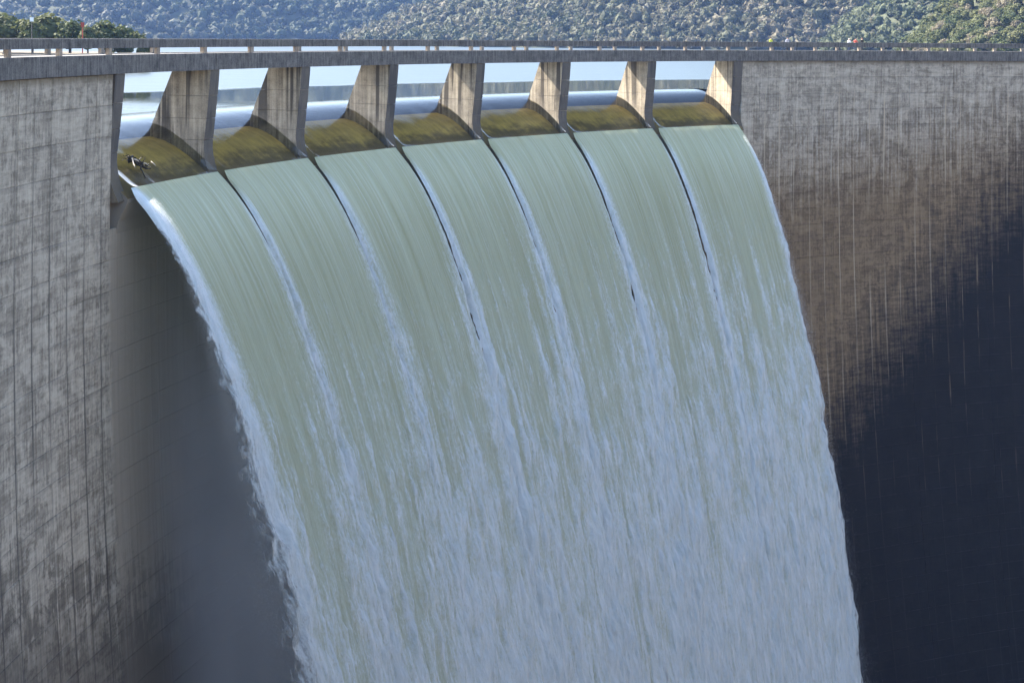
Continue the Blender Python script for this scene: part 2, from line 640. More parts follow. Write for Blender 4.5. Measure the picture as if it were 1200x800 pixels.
# ---------------------------------------------------------------- ground, lake, river
def ground_z(x, y):
    z = np.full_like(x, Z_FLOOR)
    # the viewpoint stands on the left abutment, which drops steeply into the gorge
    cliff = -1.7 - 1.15 * np.maximum(0, y - 0.8)
    back = np.where(y < -8, 0.22 * (-8 - y), 0)
    z = np.maximum(z, np.minimum(cliff, 0) + np.minimum(back, 60))
    # gorge side below the right abutment
    side = -6.0 + 0.75 * (x - 0.12 * y - 175)
    z = np.maximum(z, np.where(y < 215, np.minimum(side, 45), Z_FLOOR))
    side = -4.0 - 0.9 * (x + 45) * 1.0
    z = np.maximum(z, np.where(y < 25, np.minimum(side, 30), Z_FLOOR))
    # wooded peninsula on the left shore of the lake
    q = np.minimum((-(x + 0.2361 * y) + 1.0) * 0.35, np.minimum((y - 246) * 0.30, (330 - y) * 0.2))
    q = np.where(q < 0, q * 6, q)
    z = np.maximum(z, np.clip(Z_LAKE - 0.3 + q, Z_FLOOR, -3.6 + 0.004 * (330 - y)))
    z = z + np.where(z > Z_FLOOR + 0.5, (fbm(x * 0.09, y * 0.09, 3) - 0.5) * 0.5, 0)
    return z


gx = np.unique(np.concatenate([np.linspace(-4000, -200, 30), np.linspace(-200, 300, 126), np.linspace(300, 4000, 30)]))
gy = np.unique(np.concatenate([np.linspace(-1500, -120, 16), np.linspace(-120, 380, 168), np.linspace(380, 7000, 40)]))
GX, GY = np.meshgrid(gx, gy)
GV = np.stack([GX, GY, ground_z(GX, GY)], -1).reshape(-1, 3)


def grid_faces(ny, nx, flip=False):
    i = np.arange(ny - 1)[:, None] * nx + np.arange(nx - 1)[None, :]
    q = np.stack([i, i + 1, i + nx + 1, i + nx], -1).reshape(-1, 4)
    return q[:, ::-1] if flip else q


obj('ground', GV, grid_faces(len(gy), len(gx)), M_GROUND, smooth=True, kind='structure',
    label='earth and rock ground of the gorge and shores around the dam', cat='ground')

# lake: rings outward from the arc; it reaches the wall beside the spillway
us = [-9.0, -12, -16, -22, -30, -40, -55, -75, -100, -150, -220, -350, -600, -1000, -1800, -3000, -5200]
ph = np.linspace(-2.25, 1.05, 160)
LV = np.concatenate([PA(ph, u, Z_LAKE) for u in us])
LF = [tuple(f) for f in grid_faces(len(us), len(ph))]
base = len(LV)
extra = []
PHI7 = PHI0 + 7 * DPHI
for a, b in ((-2.25, PHI0 - 0.02), (PHI7 + 0.004, 1.05)):
    pp = np.linspace(a, b, 40)
    n0 = base + sum(len(e) for e in extra)
    extra.append(np.concatenate([PA(pp, -4.3, Z_LAKE), PA(pp, -9.0, Z_LAKE)]))
    LF += [tuple(int(k) + n0 for k in f) for f in grid_faces(2, 40)]
obj('lake', np.concatenate([LV] + extra), LF, M_LAKE, smooth=True, kind='structure',
    label='pale sunlit reservoir lake behind the dam', cat='lake')

# river pool below
M_FROTH = mat_simple('plunge_pool_froth', (0.72, 0.76, 0.77), 0.7, 0.2, 0.25)
_a = np.linspace(0, 2 * math.pi, 97)[None, :-1]
_r = np.linspace(0.0, 1.0, 24)[:, None]
_k = 1.0 + 0.16 * (fbm(np.cos(_a) * 2 + 5, np.sin(_a) * 2 + 5, 8, 3) - 0.5)
_px, _py = 40 + 80 * _r * _k * np.cos(_a), 92 + 84 * _r * _k * np.sin(_a)
_pz = Z_FLOOR + 1.0 + 0.9 * (fbm(_px * 0.2, _py * 0.2, 9, 4) - 0.5)
_i = np.arange(23)[:, None] * 96 + np.arange(96)[None, :]
_j = np.arange(23)[:, None] * 96 + (np.arange(96)[None, :] + 1) % 96
obj('plunge_pool', np.stack([_px, _py, _pz], -1).reshape(-1, 3), np.stack([_i, _i + 96, _j + 96, _j], -1).reshape(-1, 4), M_FROTH, smooth=True,
    kind='structure', label='white churning plunge pool at the foot of the dam', cat='water')

# ---------------------------------------------------------------- the dam
dam = empty('arch_dam', P(-0.85, 0, Z_FLOOR), 'curved grey concrete arch dam wall streaked brown and black', 'dam')


def face_u(z):
    h = Z_FASC - z
    return -0.22 - 0.030 * h + 0.0014 * h * h


def z_rows(z0, z1, n):
    return [z0 + (z1 - z0) * i / n for i in range(n + 1)]


def core(name, a, b, ztop, zbot, n, u_back=-4.6):
    zs = z_rows(ztop, zbot, 30)
    poly = [(face_u(min(z, Z_FASC)) - 0.04, z) for z in zs] + [(u_back - 4.0, zbot), (u_back, ztop - 8), (u_back, ztop)]
    V, Fc = sweep(poly, a, b, n)
    return obj(name, V, Fc, M_WALL, dam)


core('wall_core', PHI_L, PHI0 - 0.0102, -1.62, Z_FLOOR - 1, 40)
core('wall_core', PHI7 + 0.0012, PHI_R, -1.62, Z_FLOOR - 1, 60)
core('wall_core', PHI0 - 0.0098, PHI7 + 0.0008, -13.0, Z_FLOOR - 1, 60, -6.5)

# the sill the water runs over, ending in an overhanging lip
SILL = [(-7.2, -14.0), (-7.2, -8.6), (-6.6, -8.0), (-5.8, -7.75), (-5.0, -7.72), (-4.0, -7.95), (-3.0, -8.38), (-2.0, -8.98),
        (-1.0, -9.70), (0.0, -10.50), (0.45, -10.88), (0.40, -11.15), (0.05, -11.8), (-0.25, -12.4), (-0.36, -13.2), (-3.0, -14.0)]
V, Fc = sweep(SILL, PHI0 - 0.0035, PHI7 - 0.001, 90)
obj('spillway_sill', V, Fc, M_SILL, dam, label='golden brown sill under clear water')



def block(a, b, z1, z0, seed):
    """one concrete lift between two joints: curved face with chamfered rim standing proud of the core"""
    r = random.Random(seed)
    n = 5
    gj, gl, rim = 0.018 / R, 0.007, 0.03
    off = r.uniform(-0.012, 0.018)
    V, Fc = [], []
    zt, zb = z1 - gl, z0 + gl
    cols = [a + gj + (b - a - 2 * gj) * i / n for i in range(n + 1)]
    ri = rim / R
    colf = [cols[0] + ri] + cols[1:-1] + [cols[-1] - ri]
    for i in range(n + 1):
        j = r.uniform(-0.006, 0.006)
        V.append(P(cols[i], face_u(zt) - 0.045, zt))
        V.append(P(colf[i], face_u(zt) + off + j, zt - rim))
        V.append(P(colf[i], face_u(zb) + off + j, zb + rim))
        V.append(P(cols[i], face_u(zb) - 0.045, zb))
    for i in range(n):
        for j in range(3):
            Fc.append((i * 4 + j, i * 4 + j + 1, i * 4 + j + 5, i * 4 + j + 4))
    Fc.append((0, 3, 2, 1))
    k = n * 4
    Fc.append((k, k + 1, k + 2, k + 3))
    return V, Fc


JL = [-26.0, -14.76, -3.71, -1.38]                 # joints left of the spillway (metres along the arc from the end pier)
JU = [-1.38, 5.6, 17.8]                            # below the left bays
JR = [JR0 + 0.12, JR0 + 3.1] + [JR0 + 3.1 + 12.21 * k for k in range(1, 5)]
seed = 0
for cols, zt, rows in ((JL, Z_FASC - 0.02, 23), (JU, Z_FASC - 0.02 - LIFT * 5, 17), (JR, Z_FASC - 0.02, 37)):
    for i in range(len(cols) - 1):
        for k in range(rows):
            seed += 1
            V, Fc = block(S2P(cols[i]), S2P(cols[i + 1]), zt - k * LIFT, zt - (k + 1) * LIFT, seed)
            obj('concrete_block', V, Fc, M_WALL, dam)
# wall beyond the frame and below, plain
def plain_face(a, b, zt, zb):
    zs = z_rows(zt, zb, 24)
    ps = np.linspace(a, b, 24)
    V = np.concatenate([PA(ps, face_u(z) - 0.0, z) for z in zs])
    return obj('wall_face', V, grid_faces(len(zs), len(ps)), M_WALL, dam, smooth=True)
plain_face(PHI_L, S2P(JL[0]) - 0.0004, Z_FASC - 0.02, Z_FLOOR)
plain_face(S2P(JR[-1]) + 0.0004, PHI_R, Z_FASC - 0.02, Z_FLOOR)
plain_face(S2P(JL[0]), S2P(JL[-1]), Z_FASC - 0.05 - LIFT * 23, Z_FLOOR)
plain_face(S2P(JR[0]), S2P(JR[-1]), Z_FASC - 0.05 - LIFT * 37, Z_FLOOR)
plain_face(S2P(JU[0]), S2P(JU[-1]), Z_FASC - 0.05 - LIFT * 22, Z_FLOOR)
plain_face(S2P(JU[-1]) + 0.0004, S2P(JR[0]) - 0.0004, Z_FASC - 0.02 - LIFT * 5, Z_FLOOR)

# ---------------------------------------------------------------- piers
PIER_NAMES = ['end pier against the pale left wall', 'first free-standing pier from the left, in shade',
              'second free-standing pier from the left, in shade', 'third free-standing pier from the left with dark water streaks',
              'fourth free-standing pier from the left, partly sunlit', 'fifth free-standing pier from the left, sunlit below the deck shadow',
              'last free-standing pier before the right wall, sunlit', 'sunlit end pier against the brown right wall']


def nose(z):
    """downstream edge of a pier: leans back, then flares out to the lip"""
    if z > -8.2:
        return -0.06 - 0.55 * ((-2.6 - z) / 5.6) ** 1.2
    t = (-8.2 - z) / 2.9
    return -0.61 + 0.85 * t ** 1.9


def tail(z):
    return -3.27 - 1.85 * (-2.6 - z) / 4.4


for i in range(8):
    phi = PHI0 + i * DPHI
    w0, w1 = -PT, 0.0
    if i == 7:
        w0, w1 = -PT, 0.12
    pier = empty('bridge_pier', P(phi, -2.0, -9.0), 'tapered concrete ' + PIER_NAMES[i], 'pier', 'piers carrying the crest bridge')
    cuts = [-2.61, -4.55, -6.25, -7.85, -11.05]
    for c in range(4):
        za, zb = cuts[c] - (0.012 if c else 0), cuts[c + 1] + 0.012
        ch = 0.03
        zs = [za] + [za - ch] + list(np.linspace(za - ch, zb + ch, 6)[1:-1]) + [zb + ch, zb]
        down, up = [], []
        for j, z in enumerate(zs):
            inset = ch if j in (0, len(zs) - 1) else 0.0
            down.append((nose(z) - inset, z))
            up.append((max(tail(z), -5.15) + inset, z))
        V, Fc = prism(down + up[::-1], phi, w0, w1)
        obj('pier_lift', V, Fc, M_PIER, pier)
    V, Fc = prism([(-0.42, -1.62), (-0.42, -2.60), (-3.27, -2.60), (-3.27, -1.62)], phi, w0, w1)
    obj('pier_head', V, Fc, M_PIER, pier)

# ---------------------------------------------------------------- crest bridge / roadway
bridge = empty('crest_bridge', P(-0.9, -2.2, -2.6), 'long grey concrete bridge with slotted parapets along the dam crest', 'bridge')
half = DPHI / 2
p_first = PHI0 + 0.34 * DPHI - 11 * half
n_post = 34
ends = [p_first + half * k for k in range(n_post)]
U_UP = -4.55
for k in range(n_post - 1):
    a, b = ends[k], ends[k + 1]
    g = 0.010 / R
    # downstream side
    V, Fc = sweep([(0.03, Z_RAIL - 0.03), (0.03, Z_BEAM), (-0.27, Z_BEAM), (-0.27, Z_RAIL - 0.03), (-0.24, Z_RAIL), (0.0, Z_RAIL)], a + g, b - g, 3)
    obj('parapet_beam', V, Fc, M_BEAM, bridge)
    # upstream side
    V, Fc = sweep([(U_UP + 0.28, Z_RAIL), (U_UP + 0.28, Z_BEAM), (U_UP, Z_BEAM), (U_UP, Z_RAIL)], a + g, b - g, 3)
    obj('parapet_beam', V, Fc, M_BEAM, bridge)
for k in range(n_post):
    a = ends[k]
    for (u0, u1) in ((-0.25, 0.0), (U_UP + 0.02, U_UP + 0.26)):
        V, Fc = prism([(u1, Z_BEAM + 0.02), (u1, Z_SLOT - 0.02), (u0, Z_SLOT - 0.02), (u0, Z_BEAM + 0.02)], a, -0.21, 0.21)
        obj('parapet_post', V, Fc, M_POST, bridge)
bays = [PHI0 + DPHI * i - PT / 2 / R for i in range(-5, 14)]
for i in range(len(bays) - 1):
    a, b = bays[i], bays[i + 1]
    g = 0.012 / R
    V, Fc = sweep([(0.0, Z_SLOT - 0.03), (0.02, Z_SLOT - 0.05), (0.02, Z_FASC), (-0.36, Z_FASC), (-0.36, Z_SLOT), (-0.03, Z_SLOT)], a + g, b - g, 6)
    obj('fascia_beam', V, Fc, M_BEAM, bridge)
    V, Fc = sweep([(-0.37, Z_SLOT - 0.05), (-0.37, -1.6), (U_UP + 0.34, -1.6), (U_UP + 0.34, Z_SLOT - 0.05)], a + g, b - g, 6)
    obj('deck_slab', V, Fc, M_DECK, bridge)
    V, Fc = sweep([(U_UP + 0.33, Z_SLOT), (U_UP + 0.33, -2.0), (U_UP - 0.02, -2.0), (U_UP - 0.02, Z_SLOT)], a + g, b - g, 6)
    obj('kerb_beam', V, Fc, M_BEAM, bridge)

# ---------------------------------------------------------------- clear water over the sill, one sheet for each bay
CREST = [(-9.0, -6.2), (-8.0, -6.215), (-7.0, -6.27), (-6.0, -6.42), (-5.0, -6.70), (-4.0, -7.10), (-3.0, -7.65), (-2.0, -8.30), (-1.0, -9.05),
         (0.0, -9.86), (0.5, -10.26)]
cu = np.array([c[0] for c in CREST]); cz = np.array([c[1] for c in CREST])


def crest_z(u):
    return np.interp(u, np.linspace(-9, 0.5, 96), CZ)


_uu = np.linspace(-9, 0.5, 96)
_c = np.polyfit(cu, cz, 5)
CZ = np.polyval(_c, _uu)
CZ = np.where(_uu < -7.5, Z_LAKE - 0.015, CZ)
CZ = np.convolve(np.pad(CZ, 4, 'edge'), np.ones(9) / 9, 'valid')
Z_LIP = float(crest_z(0.5))
VX, VZ = 6.6, 5.5
L_BAY = DPHI * R
ORD = ['first', 'second', 'third', 'fourth', 'fifth', 'sixth', 'seventh']
for i in range(7):
    phi_a = PHI0 + i * DPHI
    W = L_BAY - PT
    NW, NU = 60, 70
    w = np.linspace(0, 1, NW)[None, :]
    u = np.linspace(-9, 0.5, NU)[:, None]
    # upstream of the piers the sheet closes up to the middle of each pier
    ext = sstep(-4.7, -5.1, u) * PT / 2
    if i == 0: extl = ext * 1.0
    else: extl = ext
    wm = w * (W + extl + ext) - extl
    ph_ = phi_a + wm / R
    dist = np.minimum(wm, W - wm)
    z = crest_z(u) + 0 * wm
    z = z + np.where(u > -5.4, 0.18 * np.exp(-np.maximum(dist, 0) / 0.35) * sstep(-5.5, -3.5, u), 0)
    z = z + (fbm(wm * 0.7 + 31 * i, u * 0.25 + 0 * wm, 5) - 0.5) * 0.10 * sstep(-6, -1, u)
    Vc = PA(ph_, u + 0 * wm, 0.0)
    Vc[..., 2] = z
    o = obj('spillway_water', Vc.reshape(-1, 3), grid_faces(NU, NW, True), M_CREST, smooth=True, kind='structure',
            label='glassy brown water sliding over the sill in the %s bay from the left' % ORD[i], cat='water')
    fo = np.exp(-np.maximum(dist, 0) / 0.22) * sstep(-2.0, 0.4, u) * 0.55
    if i == 0:
        fo = np.maximum(fo, np.exp(-((wm - 0.5) / 0.55) ** 2) * sstep(-1.9, -0.6, u))
        fo = np.maximum(fo, 0.35 * np.exp(-((wm - 3.2) / 1.6) ** 2) * sstep(-2.2, 0.2, u))
    set_float(o, 'foam', fo.reshape(-1))

# ---------------------------------------------------------------- falling curtains, one for each bay
T_END = (-VZ + math.sqrt(VZ * VZ + 4 * 4.905 * (Z_LIP - Z_FLOOR))) / (2 * 4.905)
tt = np.linspace(0, T_END, 4000)
arc = np.concatenate([[0], np.cumsum(np.hypot(VX, VZ + 9.81 * (tt[1:] + tt[:-1]) / 2) * np.diff(tt))])
NT, NW = 430, 150
T = np.interp(np.linspace(0, arc[-1], NT), arc, tt)[:, None]


def curtain(i):
    W = L_BAY - PT
    phi_a = PHI0 + i * DPHI
    w = np.linspace(0, 1, NW)[None, :]
    w = 0.5 - 0.5 * np.sign(0.5 - w) * np.abs(1 - 2 * w) ** 0.85      # a few more columns near the edges
    x = w * W
    t = T
    sh = 61.0 * i
    sg = np.random.default_rng(40)
    jit = sg.uniform(-0.10, 0.08, 9)                # each seam closes at its own pace
    def spread_at(j):
        return (0.30 + 0.15 * sstep(0.0, 0.6, t) + (0.14 + jit[j]) * sstep(0.4, 1.5, t) + 0.34 * sstep(1.25, 2.1, t)) * sstep(-0.06, 0.06, t)
    sl = spread_at(i) + (0.95 * sstep(0.2, 2.2, t) if i == 0 else 0)
    sr = spread_at(i + 1) + (0.75 * sstep(0.3, 2.5, t) if i == 6 else 0)
    wob = (fbm(t * 5.0 + sh, 0 * t + 1, 11, 5) - 0.5)
    wob2 = (fbm(t * 5.0 + sh, 0 * t + 7, 12, 5) - 0.5)
    xl = -sl + wob * ((0.10 + 0.75 * sstep(0.2, 2.0, t)) if i == 0 else (0.05 + 0.22 * sstep(0.2, 2.0, t)))
    xr = W + sr + wob2 * ((0.10 + 0.75 * sstep(0.2, 2.0, t)) if i == 6 else (0.05 + 0.22 * sstep(0.2, 2.0, t)))
    X = xl + (xr - xl) * w
    dl, dr = X - xl, xr - X
    dl, dr = np.maximum(dl, 0), np.maximum(dr, 0)
    dist = np.minimum(dl, dr)
    # relief
    streak = fbm(X * 0.9 + sh, t * 0.35, 21, 4)
    fstreak = fbm(X * 3.2 + sh, t * 0.8, 22, 3)
    clump = fbm(X * 0.95 + sh, t * 8.0 + fstreak * 0.8, 23, 5, 0.62)
    fine = fbm(X * 3.0 + sh, t * 20.0 + clump * 2, 24, 4, 0.62)
    g = sstep(0.15, 2.2, t)
    rb = np.random.default_rng(300 + i)
    ribbon = np.zeros_like(X)
    for _ in range(4):                              # white ribbons that start inside the sheet and widen as they fall
        x0, t0, a0 = rb.uniform(1.0, W - 1.0), rb.uniform(0.45, 1.7), rb.uniform(0.18, 0.55)
        wd = 0.22 + 0.55 * np.maximum(t - t0, 0)
        xc = x0 + 0.35 * (fbm(t * 1.3 + 9 * x0, 0 * t, 71, 2) - 0.5)
        ribbon = np.maximum(ribbon, a0 * np.exp(-((X - xc) / wd) ** 2) * sstep(t0 - 0.1, t0 + 0.7, t))
    foam = 0.78 * sstep(0.6, 2.8, t + (streak - 0.5) * 1.9 + (fstreak - 0.5) * 0.7 + (clump - 0.5) * 0.8)
    foam = np.maximum(foam, ribbon)
    edge = np.exp(-(dist / (0.5 + 0.85 * t)) ** 1.6) * sstep(-0.05, 0.45, t) * (0.66 + 0.14 * sstep(0.5, 1.5, t) + 0.5 * (fstreak - 0.5))
    if i == 0:
        edge = np.maximum(edge, 1.15 * np.exp(-(dl / (1.0 + 1.5 * t)) ** 2) * sstep(-0.1, 0.08, t))
    if i == 6:
        edge = np.maximum(edge, np.exp(-(dr / (0.3 + 1.0 * t)) ** 2) * sstep(0.05, 0.5, t))
    foam = np.clip(np.maximum(foam, edge) + 0.35 * foam * edge + 0.5 * (clump - 0.5) * sstep(0.7, 2.2, t), 0, 1)
    disp = (streak - 0.5) * (0.10 + 0.55 * g) + (fstreak - 0.5) * (0.05 + 0.12 * g) \
        + (clump - 0.5) * 1.35 * g * (0.4 + 0.6 * foam) + (fine - 0.5) * 0.45 * g * (0.35 + 0.65 * foam)
    disp = disp + edge * 0.18 * sstep(0.1, 1.0, t)
    disp = disp - (0.25 + 0.55 * g) * np.exp(-(dist / (0.12 + 0.16 * g)) ** 1.5)
    disp = disp * sstep(-0.02, 0.12, t)
    vz = VZ + 9.81 * t
    sp = np.hypot(VX, vz)
    # water scraping along the end walls is slower and lags behind the main sheet
    lag = 0.0
    if i == 0: lag = 2.1 * sstep(0.15, 2.2, t) * np.exp(-dl / 1.0) * (0.75 + 0.7 * (fbm(t * 4.0, 0 * t + 3, 81, 4) - 0.3))
    if i == 6: lag = 1.0 * sstep(0.3, 2.8, t) * np.exp(-dr / 0.9)
    u = 0.5 + VX * t + disp * vz / sp - lag
    z = Z_LIP - VZ * t - 4.905 * t * t + disp * VX / sp
    ph_ = phi_a + X / R
    rad = R - u
    V = np.stack([CX + rad * np.sin(ph_), CY + rad * np.cos(ph_), z + 0 * X], -1).reshape(-1, 3)
    o = obj('water_curtain', V, grid_faces(NT, NW, True), M_CURT, smooth=True, kind='structure',
            label='curtain of falling green and white water below the %s bay from the left' % ORD[i], cat='waterfall')
    set_uv(o, np.stack([X + sh, t + 0 * X], -1).reshape(-1, 2))
    set_float(o, 'foam', foam.reshape(-1))
    set_float(o, 'run', (np.interp(t, tt, arc) + 0 * X).reshape(-1))
    tl = np.exp(-dl / (0.16 + 1.05 * g)) if i == 0 else 0 * X
    tr_ = np.exp(-dr / (0.14 + 0.75 * g)) if i == 6 else 0 * X
    set_float(o, 'torn', (np.maximum(tl, tr_) * sstep(0.1, 0.6, t)).reshape(-1))
    return o


for i in range(7):
    curtain(i)

# ---------------------------------------------------------------- hills
def curve(pts):
    a = np.array(pts, float)
    return lambda x: np.interp(x, a[:, 0], a[:, 1])


def leaf_cloud(n, r, rz, leaf, g, clumps=9, flat=0.75):
    """n leaf quads gathered in clumps over a crown of radius r, height rz; returns (n,4,3)"""
    d = g.normal(size=(clumps, 3)); d /= np.linalg.norm(d, axis=1)[:, None]
    d[:, 2] = np.abs(d[:, 2]) * 1.1 - 0.25
    cc = d * (0.62 + 0.2 * g.random((clumps, 1)))
    cr = 0.26 + 0.24 * g.random(clumps)
    k = g.integers(0, clumps, n)
    v = g.normal(size=(n, 3)); v /= np.linalg.norm(v, axis=1)[:, None]
    rr = (0.55 + 0.45 * g.random((n, 1)))
    c = cc[k] + v * cr[k][:, None] * rr
    nrm = v * 0.8 + g.normal(size=(n, 3)) * 0.55 + np.array([0, 0, 0.35])
    nrm /= np.linalg.norm(nrm, axis=1)[:, None]
    a = np.cross(nrm, g.normal(size=(n, 3))); a /= np.linalg.norm(a, axis=1)[:, None]
    b = np.cross(nrm, a)
    sz = leaf * (0.6 + 0.8 * g.random((n, 1)))
    c = c * np.array([r, r, rz])
    q = np.stack([c - a * sz - b * sz * flat, c + a * sz - b * sz * flat, c + a * sz * 0.8 + b * sz * flat, c - a * sz * 0.8 + b * sz * flat], 1)
    return q


def lump(sub, g, amp, k):
    """a lumpy canopy body: triangle corners (n,3,3) of a displaced icosphere"""
    bm = bmesh.new()
    bmesh.ops.create_icosphere(bm, subdivisions=sub, radius=1.0)
    bm.verts.ensure_lookup_table()
    o = g.random(3) * 50
    for v in bm.verts:
        c = v.co
        n = float(fbm(np.array(c.x * k + o[0] + c.z * 0.7), np.array(c.y * k + o[1] - c.z * k), int(o[2]), 3))
        v.co = c * (1.0 - amp / 2 + amp * 1.6 * (n - 0.2))
    T_ = np.array([[tuple(v.co) for v in f.verts] for f in bm.faces])
    bm.free()
    return T_


def crown_tris(quads, leaf, g, clumps, sub, amp=0.55, body=1.0):
    q = leaf_cloud(quads, 1, 1, leaf, g, clumps)
    tri = np.concatenate([q[:, [0, 1, 2]], q[:, [0, 2, 3]]])
    return np.concatenate([lump(sub, g, amp, 1.7) * np.array([0.80, 0.80, 0.74]) * body, tri])


class Hill:
    def __init__(s, name, label, px0, px1, shore, ridge, width, seed):
        s.shore, s.ridge, s.width, s.seed = curve(shore), curve(ridge), width, seed
        px = np.linspace(px0, px1, 140)[None, :]
        k = np.linspace(0, 1.6, 40)[:, None]
        V = s.at(px, k)
        obj(name, V.reshape(-1, 3), grid_faces(40, 140), M_HILL, smooth=True, kind='structure', label=label, cat='hill')

    def at(s, px, k):
        d = s.shore(px) + s.width * k
        zr = s.ridge(px)
        h = np.where(k < 1, k * (1.15 - 0.15 * k), 1.0 - 0.35 * (k - 1))
        z = -7.0 + (zr + 7.0) * h
        x = (px - 600) / F_PX * d
        z = z + (fbm(x * 0.02 + 9, d * 0.02, s.seed, 4) - 0.5) * 0.7 * np.clip(z + 7, 0, 30)
        return np.stack([x + 0 * z, d + 0 * z, z], -1)


def forest(name, label, hill, px0, px1, n, kmax, r0, r1, quads, palette, seed, zmax=60):
    g = np.random.default_rng(seed)
    protos = [crown_tris(quads, 0.15, g, 10, 2 if quads > 60 else 1) for _ in range(10)]
    nt_ = len(protos[0])
    px = g.uniform(px0, px1, n); k = g.random(n) ** 1.2 * (kmax(px) if callable(kmax) else kmax)
    p = hill.at(px, k)
    ok = (p[:, 2] > -6.4) & (p[:, 2] < zmax) & (hill.ridge(px) > -5)
    p = p[ok]; n = len(p)
    Q, Tn = [], []
    pal = np.array(palette)
    zone = fbm(p[:, 0] * 0.012, p[:, 1] * 0.012, seed, 3)
    for i in range(n):
        r = r0 + (r1 - r0) * g.random() ** 1.5
        rz = r * g.uniform(0.8, 1.35)
        q = protos[g.integers(0, 10)]
        a = g.random() * 6.283
        ca, sa = math.cos(a), math.sin(a)
        x = q[..., 0] * ca - q[..., 1] * sa
        y = q[..., 0] * sa + q[..., 1] * ca
        Q.append(np.stack([x * r + p[i, 0], y * r + p[i, 1], q[..., 2] * rz + p[i, 2] + rz * 0.75], -1))
        ci = int(np.clip((zone[i] + g.normal() * 0.16) * len(pal), 0, len(pal) - 1))
        Tn.append(pal[ci] * g.uniform(0.75, 1.25))
    V = np.concatenate(Q).reshape(-1, 3)
    Fc = np.arange(len(V)).reshape(-1, 3)
    o = obj(name, V, Fc, M_FOREST, kind='stuff', label=label, cat='forest')
    at = o.data.attributes.new('tint', 'FLOAT_COLOR', 'FACE')
    c = np.repeat(np.array(Tn), nt_, axis=0)
    at.data.foreach_set('color', np.concatenate([c, np.ones((len(c), 1))], 1).astype(np.float32).ravel())
    return o


h_far = Hill('hill', 'far blue hazy wooded hill across the lake at left', -500, 900, [(-500, 1500), (100, 1480), (400, 1560), (900, 1650)],
             [(-500, 260), (900, 280)], 640, 31)
h_mid = Hill('hill', 'grey-brown wooded hill across the lake in the middle', 385, 1500, [(385, 1030), (600, 960), (900, 900), (1500, 900)],
             [(385, -9), (400, -6), (425, 2), (470, 16), (540, 38), (620, 75), (900, 170), (1500, 190)], 380, 32)
h_bay = Hill('hill', 'grey-green wooded spur behind the people on the crest', 945, 1700, [(945, 720), (1000, 690), (1200, 640), (1700, 640)],
             [(945, -9), (962, -5), (985, 8), (1010, 17), (1060, 30), (1200, 60), (1700, 90)], 170, 33)
h_near = Hill('hill', 'near green wooded slope at the right edge', 1045, 2000, [(1045, 500), (1100, 470), (1250, 430), (2000, 400)],
              [(1045, -9), (1060, -5), (1080, 4), (1110, 14), (1200, 30), (2000, 60)], 110, 34)

forest('forest', 'dense hazy trees covering the far blue hill', h_far, -120, 640, 3000, 0.46, 3.6, 7.6, 40,
       [(0.034, 0.046, 0.024), (0.048, 0.060, 0.030), (0.062, 0.068, 0.038), (0.098, 0.10, 0.065)], 51)
forest('forest', 'grey and olive trees covering the middle hill', h_mid, 390, 1180, 5000, lambda p: np.interp(p, [420, 560, 680], [1.15, 1.0, 0.50]), 2.0, 4.8, 46,
       [(0.042, 0.052, 0.025), (0.072, 0.076, 0.038), (0.105, 0.098, 0.057), (0.085, 0.085, 0.045), (0.138, 0.120, 0.075)], 52, 40)
forest('forest', 'round grey-green trees on the spur behind the crest', h_bay, 948, 1240, 900, 1.0, 1.8, 3.3, 56,
       [(0.05, 0.062, 0.028), (0.085, 0.095, 0.045), (0.13, 0.125, 0.08)], 53, 30)

# trees one can tell apart on the near right slope
g_tree = np.random.default_rng(77)
CROWNS = []
for c in range(6):
    q = crown_tris(1300, 0.075, g_tree, 26, 3, 0.6, 0.84) * np.array([1, 1, 0.85])
    me, _ = make_mesh('crown', q.reshape(-1, 3), np.arange(len(q) * 3).reshape(-1, 3), M_LEAF, origin=Vector((0, 0, 0)))
    CROWNS.append(me)


def tube(path, radii, n=7):
    V, Fc = [], []
    path = [Vector(p) for p in path]
    for i, p in enumerate(path):
        d = (path[min(i + 1, len(path) - 1)] - path[max(i - 1, 0)]).normalized()
        a = d.orthogonal().normalized()
        b = d.cross(a)
        for j in range(n):
            th = 2 * math.pi * j / n
            V.append(p + (a * math.cos(th) + b * math.sin(th)) * radii[i])
    for i in range(len(path) - 1):
        for j in range(n):
            k = (j + 1) % n
            Fc.append((i * n + j, i * n + k, (i + 1) * n + k, (i + 1) * n + j))
    Fc.append(tuple(range(n - 1, -1, -1)))
    Fc.append(tuple((len(path) - 1) * n + j for j in range(n)))
    return [tuple(v) for v in V], Fc


def tubes(list_):
    V, Fc = [], []
    for path, radii in list_:
        v, f = tube(path, radii)
        k = len(V)
        V += v
        Fc += [tuple(i + k for i in q) for q in f]
    return V, Fc


tv, tf = tubes([([(0, 0, -0.6), (0.02, 0.01, 0.5), (0.0, 0.04, 1.0)], [0.10, 0.08, 0.05])] +
               [([(0, 0, 0.45), (0.3 * math.cos(a), 0.3 * math.sin(a), 0.85), (0.5 * math.cos(a), 0.5 * math.sin(a), 1.15)], [0.05, 0.04, 0.015]) for a in (0.3, 2.0, 3.6, 5.1)])
TRUNK, _ = make_mesh('trunk', tv, tf, M_BARK, True, origin=Vector((0, 0, 0)))


